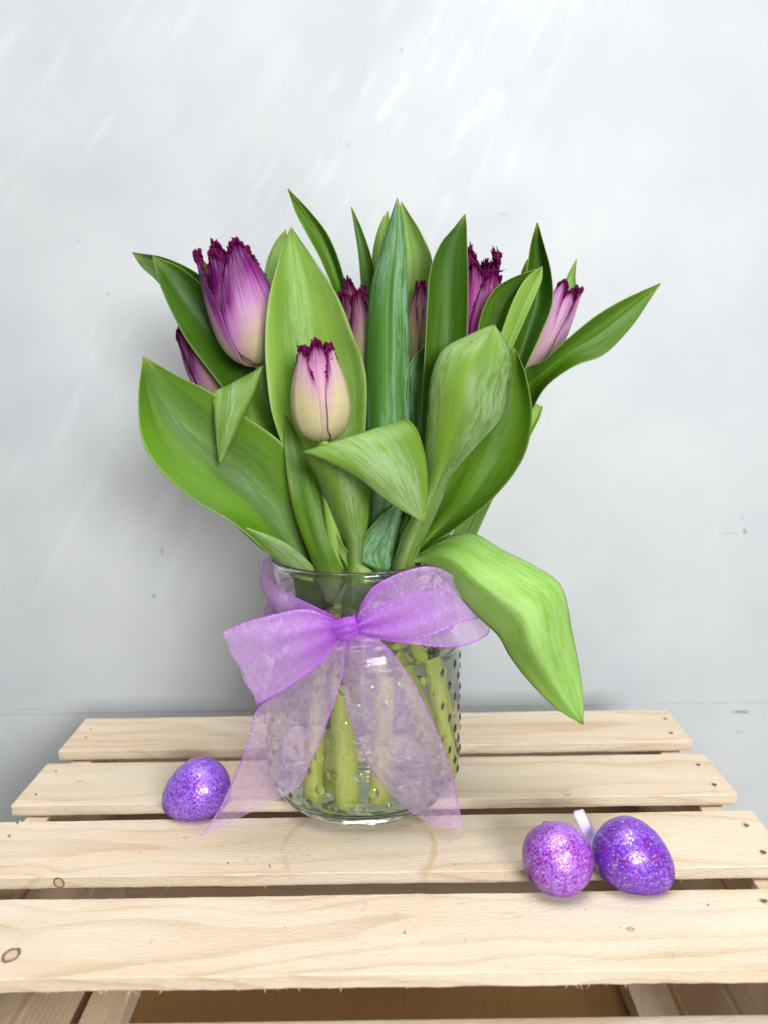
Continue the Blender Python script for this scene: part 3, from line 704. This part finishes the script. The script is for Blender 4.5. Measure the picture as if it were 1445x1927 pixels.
# tulip 6
leaf(t6, on6(13), [(758, 1005, 800, 985, -1.6, -1.0, -1.5), (788, 840, 850, 840, -1.5, -.7, -1.4), (793, 755, 862, 740, -1.5, -.6, -1.4), (799, 655, 877, 640, -1.6, -.7, -1.5), (803, 575, 880, 575, -1.6, -.8, -1.6), (809, 507, 880, 505, -1.6, -1.0, -1.6), (829, 457, 878, 452, -1.5, -1.2, -1.5), (852, 430, 877, 425, -1.5, -1.3, -1.5), (873, 403, 875, 403, -1.4, -1.4, -1.4)], 'dark', nu=21, seed=19)
broad = leaf(t6, on6(8), [(737, 1072, 782, 1058, -3.0, -3.6, -3.0), (752, 1018, 803, 1003, -3.3, -4.0, -3.3), (778, 960, 824, 958, -3.6, -4.5, -3.6), (797, 900, 852, 893, -3.9, -5.0, -3.9), (799, 840, 900, 838, -4.0, -5.3, -4.0), (804, 775, 944, 786, -4.0, -5.5, -4.0), (811, 710, 954, 725, -4.0, -5.4, -4.0), (832, 658, 963, 680, -3.8, -5.0, -3.7), (880, 630, 950, 640, -3.4, -4.2, -3.4), (927, 611, 930, 611, -3.2, -3.2, -3.2)], 'pale', nu=25, wave=.09, seed=20)
dv, df = [], []
for (u_, v_, r_) in ((.74, .60, .085), (.70, .58, .05), (.80, .63, .06), (.60, .56, .05), (.86, .80, .05), (.83, .83, .04), (.42, .49, .07), (.78, .575, .035), (.66, .615, .04)):
    vt = broad.data.vertices[round(v_*63)*25+round(u_*24)]
    c_ = (broad.matrix_basis @ vt.co)/S+Vector(t6['_o']); n_ = vt.normal if vt.normal.y < 0 else -vt.normal; c_ = c_+n_*.012
    b = len(dv); ax_ = n_.orthogonal().normalized(); ay_ = n_.cross(ax_)
    for j_ in range(6):
        th = math.pi/2*j_/5
        for i_ in range(12): dv.append(c_+(ax_*math.cos(i_*math.pi/6)+ay_*1.25*math.sin(i_*math.pi/6))*r_*math.cos(th)+n_*r_*.6*math.sin(th))
    df += [(b+j_*12+i_, b+j_*12+(i_+1) % 12, b+(j_+1)*12+(i_+1) % 12, b+(j_+1)*12+i_) for j_ in range(5) for i_ in range(12)]
    df.append(tuple(b+i_ for i_ in range(11, -1, -1)))
link('water_droplets', dv, df, WATER, broad, origin=t6['_o'], kind='stuff')
leaf(t6, on6(13.5), [(905, 760, 955, 720, -2.2, -1.8, -2.0), (936, 650, 962, 660, -2.4, -2.0, -2.2), (955, 592, 985, 605, -2.5, -2.0, -2.3), (972, 550, 1004, 562, -2.5, -2.1, -2.3), (992, 520, 1019, 525, -2.4, -2.2, -2.3), (1018, 502, 1020, 502, -2.3, -2.3, -2.3)], 'lime', seed=21, fold=-.12)
leaf(t6, on6(13.5), [(880, 760, 930, 740, -1.2, -.8, -1.2), (900, 610, 950, 640, -1.5, -.6, -1.5), (925, 550, 962, 588, -1.6, -.8, -1.7), (958, 525, 985, 548, -1.7, -1.2, -1.8), (1008, 506, 1010, 507, -1.9, -1.9, -1.9)], 'mid', seed=22, fold=.1)
leaf(t6, on6(9), [(758, 1056, 800, 1040, -2.2, -1.4, -2.0), (790, 990, 862, 990, -2.6, -1.0, -2.2), (838, 920, 932, 932, -2.8, -1.3, -2.4), (872, 840, 984, 862, -2.8, -1.3, -2.6), (910, 770, 1000, 785, -2.7, -1.5, -2.6), (938, 705, 988, 705, -2.6, -1.7, -2.5), (966, 655, 968, 655, -2.4, -2.4, -2.4)], 'mid', nu=21, wave=.09, seed=23)
# tulip 7
leaf(t7, on7(13.5), [(900, 840, 945, 850, -1.2, -.6, -1.2), (952, 692, 984, 703, -1.2, -.3, -1.3), (967, 630, 1016, 630, -1.0, .1, -1.2), (980, 570, 1038, 572, -.9, .2, -1.1), (990, 510, 1036, 512, -.8, .1, -1.0), (998, 458, 1022, 458, -.7, -.2, -.8), (1009, 419, 1011, 419, -.6, -.6, -.6)], 'dark', nu=21, seed=24)
leaf(t7, on7(8.8), [(900, 900, 940, 910, 1.0, 1.2, 1.0), (984, 700, 1000, 772, -.4, .2, -.4), (1020, 680, 1026, 728, -1.4, -.7, -1.4), (1064, 640, 1078, 690, -2.0, -1.3, -2.0), (1116, 597, 1136, 667, -1.8, -1.2, -1.8), (1165, 567, 1186, 617, -1.5, -1.2, -1.5), (1210, 546, 1220, 568, -1.2, -1.1, -1.2), (1241, 533, 1243, 533, -1.0, -1.0, -1.0)], 'mid', nu=21, seed=25, fold=-.05)
leaf(t7, on7(13.5), [(990, 700, 1030, 700, 2, 2.3, 2), (1050, 560, 1085, 565, 2.2, 2.5, 2.2), (1066, 520, 1082, 522, 2.3, 2.5, 2.3), (1083, 488, 1085, 488, 2.4, 2.4, 2.4)], 'lime', seed=26)
leaf(t7, on7(13.5), [(930, 720, 960, 720, 1.6, 2, 1.6), (958, 590, 990, 600, 1.6, 2, 1.6), (980, 512, 998, 512, 1.8, 2, 1.8), (990, 488, 992, 488, 1.9, 1.9, 1.9)], 'mid', seed=28)
leaf(t7, on7(13.5), [(930, 900, 960, 880, .6, .8, .6), (985, 800, 1012, 792, .8, 1.0, .8), (1002, 757, 1021, 766, 1, 1.1, 1)], 'lime', seed=29)
leaf(t7, on7(8.8), [(742, 1078, 790, 1052, -2.6, -2.4, -1.6), (786, 1060, 834, 1012, -3.4, -3.9, -1.8), (818, 1076, 888, 1003, -4.6, -5.6, -3.0), (858, 1118, 945, 1035, -5.9, -7.2, -5.0), (903, 1165, 1010, 1068, -6.4, -8.0, -6.3), (936, 1196, 1056, 1104, -7.0, -8.4, -6.9), (960, 1238, 1076, 1190, -7.2, -8.6, -7.0), (1002, 1291, 1089, 1255, -7.5, -8.2, -7.3), (1046, 1333, 1096, 1310, -7.7, -8.0, -7.6), (1094, 1363, 1097, 1363, -7.8, -7.8, -7.8)], 'soft', nu=33, wave=.08, seed=30, mu=.36, crease=.4)
leaf(t7, on7(12.6), [(780, 1060, 800, 1046, -1.4, -1.3, -1.2), (812, 1030, 836, 1016, -1.4, -1.2, -1.2), (850, 1002, 853, 1000, -1.2, -1.2, -1.2)], 'lime', seed=31)

# ------------------------------------------------------------------ ribbon bow round the neck
bow = thing('ribbon_bow', unp(660, 1182, -7.0), 'sheer lilac organza ribbon tied in a bow round the neck of the jar', 'ribbon')
def ribbon(name, st, gather, nu=27, nv=80, wr=.10, seed=0.0):
    rows = catmull([[unp(a, b, dl), unp((a+c)/2, (b+d)/2, dm), unp(c, d, dr)] for (a, b, c, d, dl, dm, dr) in st], nv)
    def disp(u, v):
        g = gather(v)
        return wr*(math.sin(u*17+seed+2*math.sin(v*4))*(.25+1.0*g)+.9*mnoise.noise(Vector((u*3.5, v*6, seed))))*(1 if 0 < u < 1 else .6)
    verts, uvs = strip(rows, nu, disp)
    o = link(name, verts, grid_faces(nv, nu), ORG, bow, uvs=uvs)
    at = o.data.attributes.new('gather', 'FLOAT', 'POINT')
    at.data.foreach_set('value', [max(0, min(1, gather(q[1])))*(.85+.15*math.sin(q[0]*21)) for q in uvs])
    return o
g0 = lambda p, k: (lambda v: max(0.0, 1-v/p)**1.3*k)
g2 = lambda p, k: (lambda v: .17+.83*max(max(0.0, 1-v/p), max(0.0, 1-(1-v)/p))**1.3*k)
ribbon('bow_loop', [(636, 1170, 640, 1200, -7.3, -7.6, -7.2), (612, 1158, 626, 1215, -7.5, -8.0, -7.4), (575, 1146, 598, 1252, -7.8, -8.4, -7.8), (505, 1159, 546, 1290, -8.0, -8.6, -8.1), (450, 1175, 508, 1314, -8.0, -8.3, -8.0),
   (417, 1193, 485, 1325, -7.6, -7.6, -7.6), (452, 1180, 512, 1310, -7.0, -6.9, -7.0), (520, 1172, 568, 1272, -6.7, -6.7, -6.9), (590, 1168, 618, 1232, -6.7, -6.7, -6.8), (634, 1172, 644, 1205, -6.9, -6.9, -6.9)], g2(.46, 1.0), seed=1.0)
ribbon('bow_loop', [(672, 1160, 676, 1192, -7.2, -7.6, -7.2), (680, 1138, 702, 1200, -7.2, -7.7, -7.3), (706, 1102, 752, 1209, -7.0, -7.5, -7.3), (770, 1072, 815, 1194, -6.6, -7.0, -6.9), (826, 1070, 866, 1172, -6.2, -6.4, -6.4),
   (900, 1120, 920, 1166, -5.4, -5.4, -5.4), (884, 1120, 918, 1193, -5.0, -5.0, -5.2), (840, 1110, 866, 1216, -5.2, -5.2, -5.6), (770, 1120, 790, 1214, -5.8, -5.9, -6.2), (706, 1150, 720, 1202, -6.5, -6.5, -6.6), (674, 1168, 682, 1194, -6.9, -6.9, -6.9)], g2(.46, 1.0), seed=2.0)
ribbon('bow_tail', [(638, 1192, 660, 1200, -7.2, -7.5, -7.2), (596, 1240, 652, 1232, -7.0, -7.4, -7.1), (530, 1300, 645, 1275, -6.9, -7.2, -7.0), (484, 1336, 630, 1322, -6.9, -7.2, -7.0), (464, 1405, 607, 1385, -6.8, -7.3, -7.0), (438, 1470, 583, 1440, -6.7, -7.2, -6.9), (416, 1518, 560, 1482, -6.7, -7.0, -6.7), (376, 1577, 482, 1524, -6.75, -6.8, -6.5)], g0(.2, .8), wr=.05, seed=3.0)
ribbon('bow_tail', [(654, 1196, 684, 1192, -7.2, -7.6, -7.2), (645, 1225, 716, 1206, -7.1, -7.6, -7.1), (646, 1272, 756, 1252, -7.0, -7.5, -6.8), (652, 1325, 792, 1312, -6.9, -7.4, -6.6), (672, 1390, 826, 1388, -6.8, -7.2, -6.4), (706, 1460, 849, 1456, -6.6, -7.0, -6.2), (768, 1525, 862, 1515, -6.4, -6.6, -6.2), (822, 1556, 873, 1563, -6.3, -6.4, -6.25)], g0(.22, .8), wr=.05, seed=4.0)
# band: gathered at the knot, loose and puffed at the sides
verts, uvs, ga = [], [], []
nb, nu = 150, 25
for j in range(nb):
    a = 2*math.pi*j/(nb-1); s = abs(math.sin(a/2))**.75      # 0 at the knot in front, 1 behind
    g = max(0, 1-s*1.45)
    zc = 12.15+.35*s; hw = .22+1.75*min(1, s*1.35)
    for i in range(nu):
        u = i/(nu-1); z = zc+(2*u-1)*hw
        r = 5.42+.45*min(1, s*1.6)*(.55+.45*math.sin(u*9+1.6*math.sin(a*2)))+.12*mnoise.noise(Vector((u*5, a*2.5, 3)))+.7*max(0, 1-s*3)
        verts.append((JX-r*math.sin(a), JY-r*math.cos(a), z)); uvs.append((u, j/(nb-1)*4)); ga.append(min(1, g*.8+.34))
o = link('neck_band', verts, grid_faces(nb, nu), ORG, bow, uvs=uvs)
at = o.data.attributes.new('gather', 'FLOAT', 'POINT'); at.data.foreach_set('value', ga)
# knot: a tight crumpled wrap
verts, uvs = [], []
kc = unp(659, 1181, -7.35); n1_, n2_ = 40, 24
for j in range(n2_+1):
    th = math.pi*j/n2_
    for i in range(n1_+1):
        ph = 2*math.pi*i/n1_
        d = Vector((math.sin(th)*math.cos(ph), math.sin(th)*math.sin(ph), math.cos(th)))
        r = .92+.16*math.sin(6*d.x+5*d.z+1.5)+.30*mnoise.noise(d*2.2)+.17*abs(math.sin(8*d.x+2*d.z))+.08*mnoise.noise(d*6)
        verts.append(kc+Vector((d.x*.52*r-.05*d.z, d.y*.45*r, d.z*.56*r))); uvs.append((.2+.6*i/n1_, j/n2_))
o = link('knot', verts, grid_faces(n2_+1, n1_+1), ORG, bow, uvs=uvs)
at = o.data.attributes.new('gather', 'FLOAT', 'POINT'); at.data.foreach_set('value', [1.0]*len(verts))
# small folded tuck left of the knot
ribbon('knot_fold', [(618, 1172, 640, 1205, -7.6, -8.0, -7.6), (634, 1168, 652, 1206, -7.9, -8.3, -7.9), (650, 1163, 664, 1202, -8.0, -8.3, -7.9), (668, 1160, 676, 1195, -7.8, -8.0, -7.7)], lambda v: .9, 11, 20, .05, 6.0)

# ------------------------------------------------------------------ glitter eggs
def egg_material(name, a, b, fleck, fl):
    M = Mat(name); ob = M.coord('Object')
    def vor(scale, feat='F1'):
        o = M.new('TexVoronoi', feature=feat); M.put(o.inputs['Vector'], ob); o.inputs['Scale'].default_value = scale; return o
    v1 = vor(1300); v2 = vor(950); c1 = M.sep(v1.outputs['Color']); c2 = M.sep(v2.outputs['Color'])
    big = M.noise(ob, 90, 3)
    col = M.mix(c1[0], a, b)
    col = M.mix(M.math('MULTIPLY', M.rng(M.math('ADD', c2[0], M.math('MULTIPLY', M.math('SUBTRACT', big, .5), 1.1)), fl, fl+.06), M.rng(v2.outputs['Distance'], .62, .5)), col, fleck)
    col = M.mix(M.math('MULTIPLY', M.rng(c1[1], .86, .9), .3), col, (.75, .62, .95))
    g = M.new('NewGeometry').outputs['Normal']
    jit = M.new('VectorMath', operation='SCALE'); sb = M.new('VectorMath', operation='SUBTRACT')
    M.put(sb.inputs[0], v1.outputs['Color']); sb.inputs[1].default_value = (.5, .5, .5)
    M.put(jit.inputs[0], sb.outputs[0]); jit.inputs['Scale'].default_value = .20
    ad = M.new('VectorMath', operation='ADD'); M.put(ad.inputs[0], g); M.put(ad.inputs[1], jit.outputs[0])
    nm = M.new('VectorMath', operation='NORMALIZE'); M.put(nm.inputs[0], ad.outputs[0])
    M.P(Base_Color=col, Metallic=M.rng(c1[2], .35, .45, .0, .3), Roughness=.36, Normal=nm.outputs[0], Coat_Weight=.3, Coat_Roughness=.12)
    M.p.inputs['Coat Normal'].links or M.put(M.p.inputs['Coat Normal'], M.bump(v1.outputs['Distance'], .3, .0008))
    gl = M.new('BsdfGlossy'); gl.inputs['Roughness'].default_value = .22; M.put(gl.inputs['Normal'], nm.outputs[0])
    hs = M.new('HueSaturation'); hs.inputs['Color'].default_value = (.15, .75, 1.0, 1); M.put(hs.inputs['Hue'], M.math('ADD', .35, M.math('MULTIPLY', c1[0], .35))); hs.inputs['Saturation'].default_value = .9
    M.put(gl.inputs[0], hs.outputs[0])
    ms = M.new('MixShader'); M.put(ms.inputs[0], M.math('MULTIPLY', M.rng(c1[1], .76, .8), .16))
    M.t.links.new(M.p.outputs[0], ms.inputs[1]); M.t.links.new(gl.outputs[0], ms.inputs[2]); M.t.links.new(ms.outputs[0], M.out.inputs[0])
    return M.m
def egg(label, c, rad, ln, axis, mat, taper=.2):
    ax = Vector(axis).normalized(); a = ax.cross(Vector((0, .3, 1))).normalized(); b = ax.cross(a)
    verts = []; n, sg = 40, 56
    for j in range(n+1):
        th = math.pi*j/n; z = -math.cos(th)
        r = math.sin(th)*rad*(1-taper*z)*.99
        for i in range(sg): 
            p = Vector(c)+ax*z*ln+(a*math.cos(2*math.pi*i/sg)+b*math.sin(2*math.pi*i/sg))*r
            p += (p-Vector(c)).normalized()*.025*mnoise.noise(p*2.2)
            verts.append(p)
    faces = [(j*sg+i, j*sg+(i+1) % sg, (j+1)*sg+(i+1) % sg, (j+1)*sg+i) for j in range(n) for i in range(sg)]
    root = thing('easter_egg', c, label, 'egg', 'purple glitter Easter eggs on the crate')
    link('shell', verts, faces, mat, root, origin=c)
    return root
e1 = unp(369, 1489, 42.0-JY); e2 = unp(1043, 1612, 35.0-JY); e3 = unp(1193, 1615, 35.0-JY)
egg('lilac glitter egg on the left, partly behind the ribbon tail', e1, 1.78, 2.08, (-.86, -.15, -.42), egg_material('lilac_glitter', (.17, .045, .50), (.29, .12, .63), (.13, .004, .30), .60))
egg('pinkish purple glitter egg seen nearly end on, left egg of the right pair', e2, 1.72, 2.0, (-.22, .85, -.30), egg_material('pink_purple_glitter', (.22, .045, .44), (.35, .12, .56), (.19, .003, .22), .46))
g3 = egg('deep violet glitter egg with satin hanging loop, rightmost of the eggs', e3, 1.75, 2.10, (.82, -.25, -.5), egg_material('violet_glitter', (.09, .010, .40), (.20, .045, .50), (.16, .003, .20), .46))
M = Mat('lavender_satin'); M.P(Base_Color=(.60, .52, .80), Roughness=.35); M.p.inputs['Sheen Weight'].default_value = .4; M.p.inputs['Anisotropic'].default_value = .5
rows = catmull([[unp(a, b, d), unp((a+c)/2, (b+e)/2, d-.02), unp(c, e, d)] for a, b, c, e, d in
   ((1108, 1625, 1124, 1618, -8.9), (1100, 1585, 1118, 1576, -8.4), (1084, 1545, 1104, 1540, -8.2), (1078, 1532, 1095, 1526, -7.9), (1082, 1526, 1097, 1524, -7.4), (1092, 1545, 1106, 1540, -7.1), (1112, 1580, 1124, 1575, -7.4), (1122, 1610, 1134, 1604, -8.3))], 50)
v, u = strip(rows, 7)
link('hanging_loop', v, grid_faces(50, 7), M.m, g3, uvs=u, solid=.02)

# ------------------------------------------------------------------ crumbs on the planks
p = onz(1025, 1549, .03)
M = Mat('green_leaf_scrap'); M.P(Base_Color=(.10, .22, .05), Roughness=.6)
v = [p+Vector(q) for q in ((-.16, .04, .0), (-.05, -.05, .02), (.08, .0, .05), (.20, .10, .02), (.06, .12, .06), (-.06, .08, .03))]
tag(link('leaf_scrap', v, [(0, 1, 5), (1, 2, 4, 5), (2, 3, 4)], M.m, solid=.04), 'tiny green scrap of leaf lying on plank behind the right pair of eggs', 'leaf scrap')
M = Mat('magenta_glitter'); M.P(Base_Color=(.35, .03, .32), Roughness=.3, Metallic=.4)
verts, faces = [], []
spots = [(1332, 1703), (761, 1755), (430, 1624), (508, 1629), (896, 1617), (855, 1627), (1100, 1712), (950, 1650), (585, 1540)]+[(random.uniform(250, 1300), random.choice((random.uniform(1560, 1640), random.uniform(1695, 1820)))) for _ in range(14)]
for i, (px, py) in enumerate(spots):
    p = onz(px, py, .03); r = (.06 if i < 4 else .03); b = len(verts)
    verts += [p+Vector((r*math.cos(k*math.pi/3+i), r*math.sin(k*math.pi/3+i), .01*math.sin(k+i))) for k in range(6)]
    faces.append(tuple(range(b, b+6)))
o = link('glitter_flecks', verts, faces, M.m, smooth=False, solid=.008, kind='stuff'); tag(o, 'scattered magenta glitter flecks shed on the pine planks', 'glitter')
for ob in list(bpy.data.objects):
    if '_o' in ob: del ob['_o']
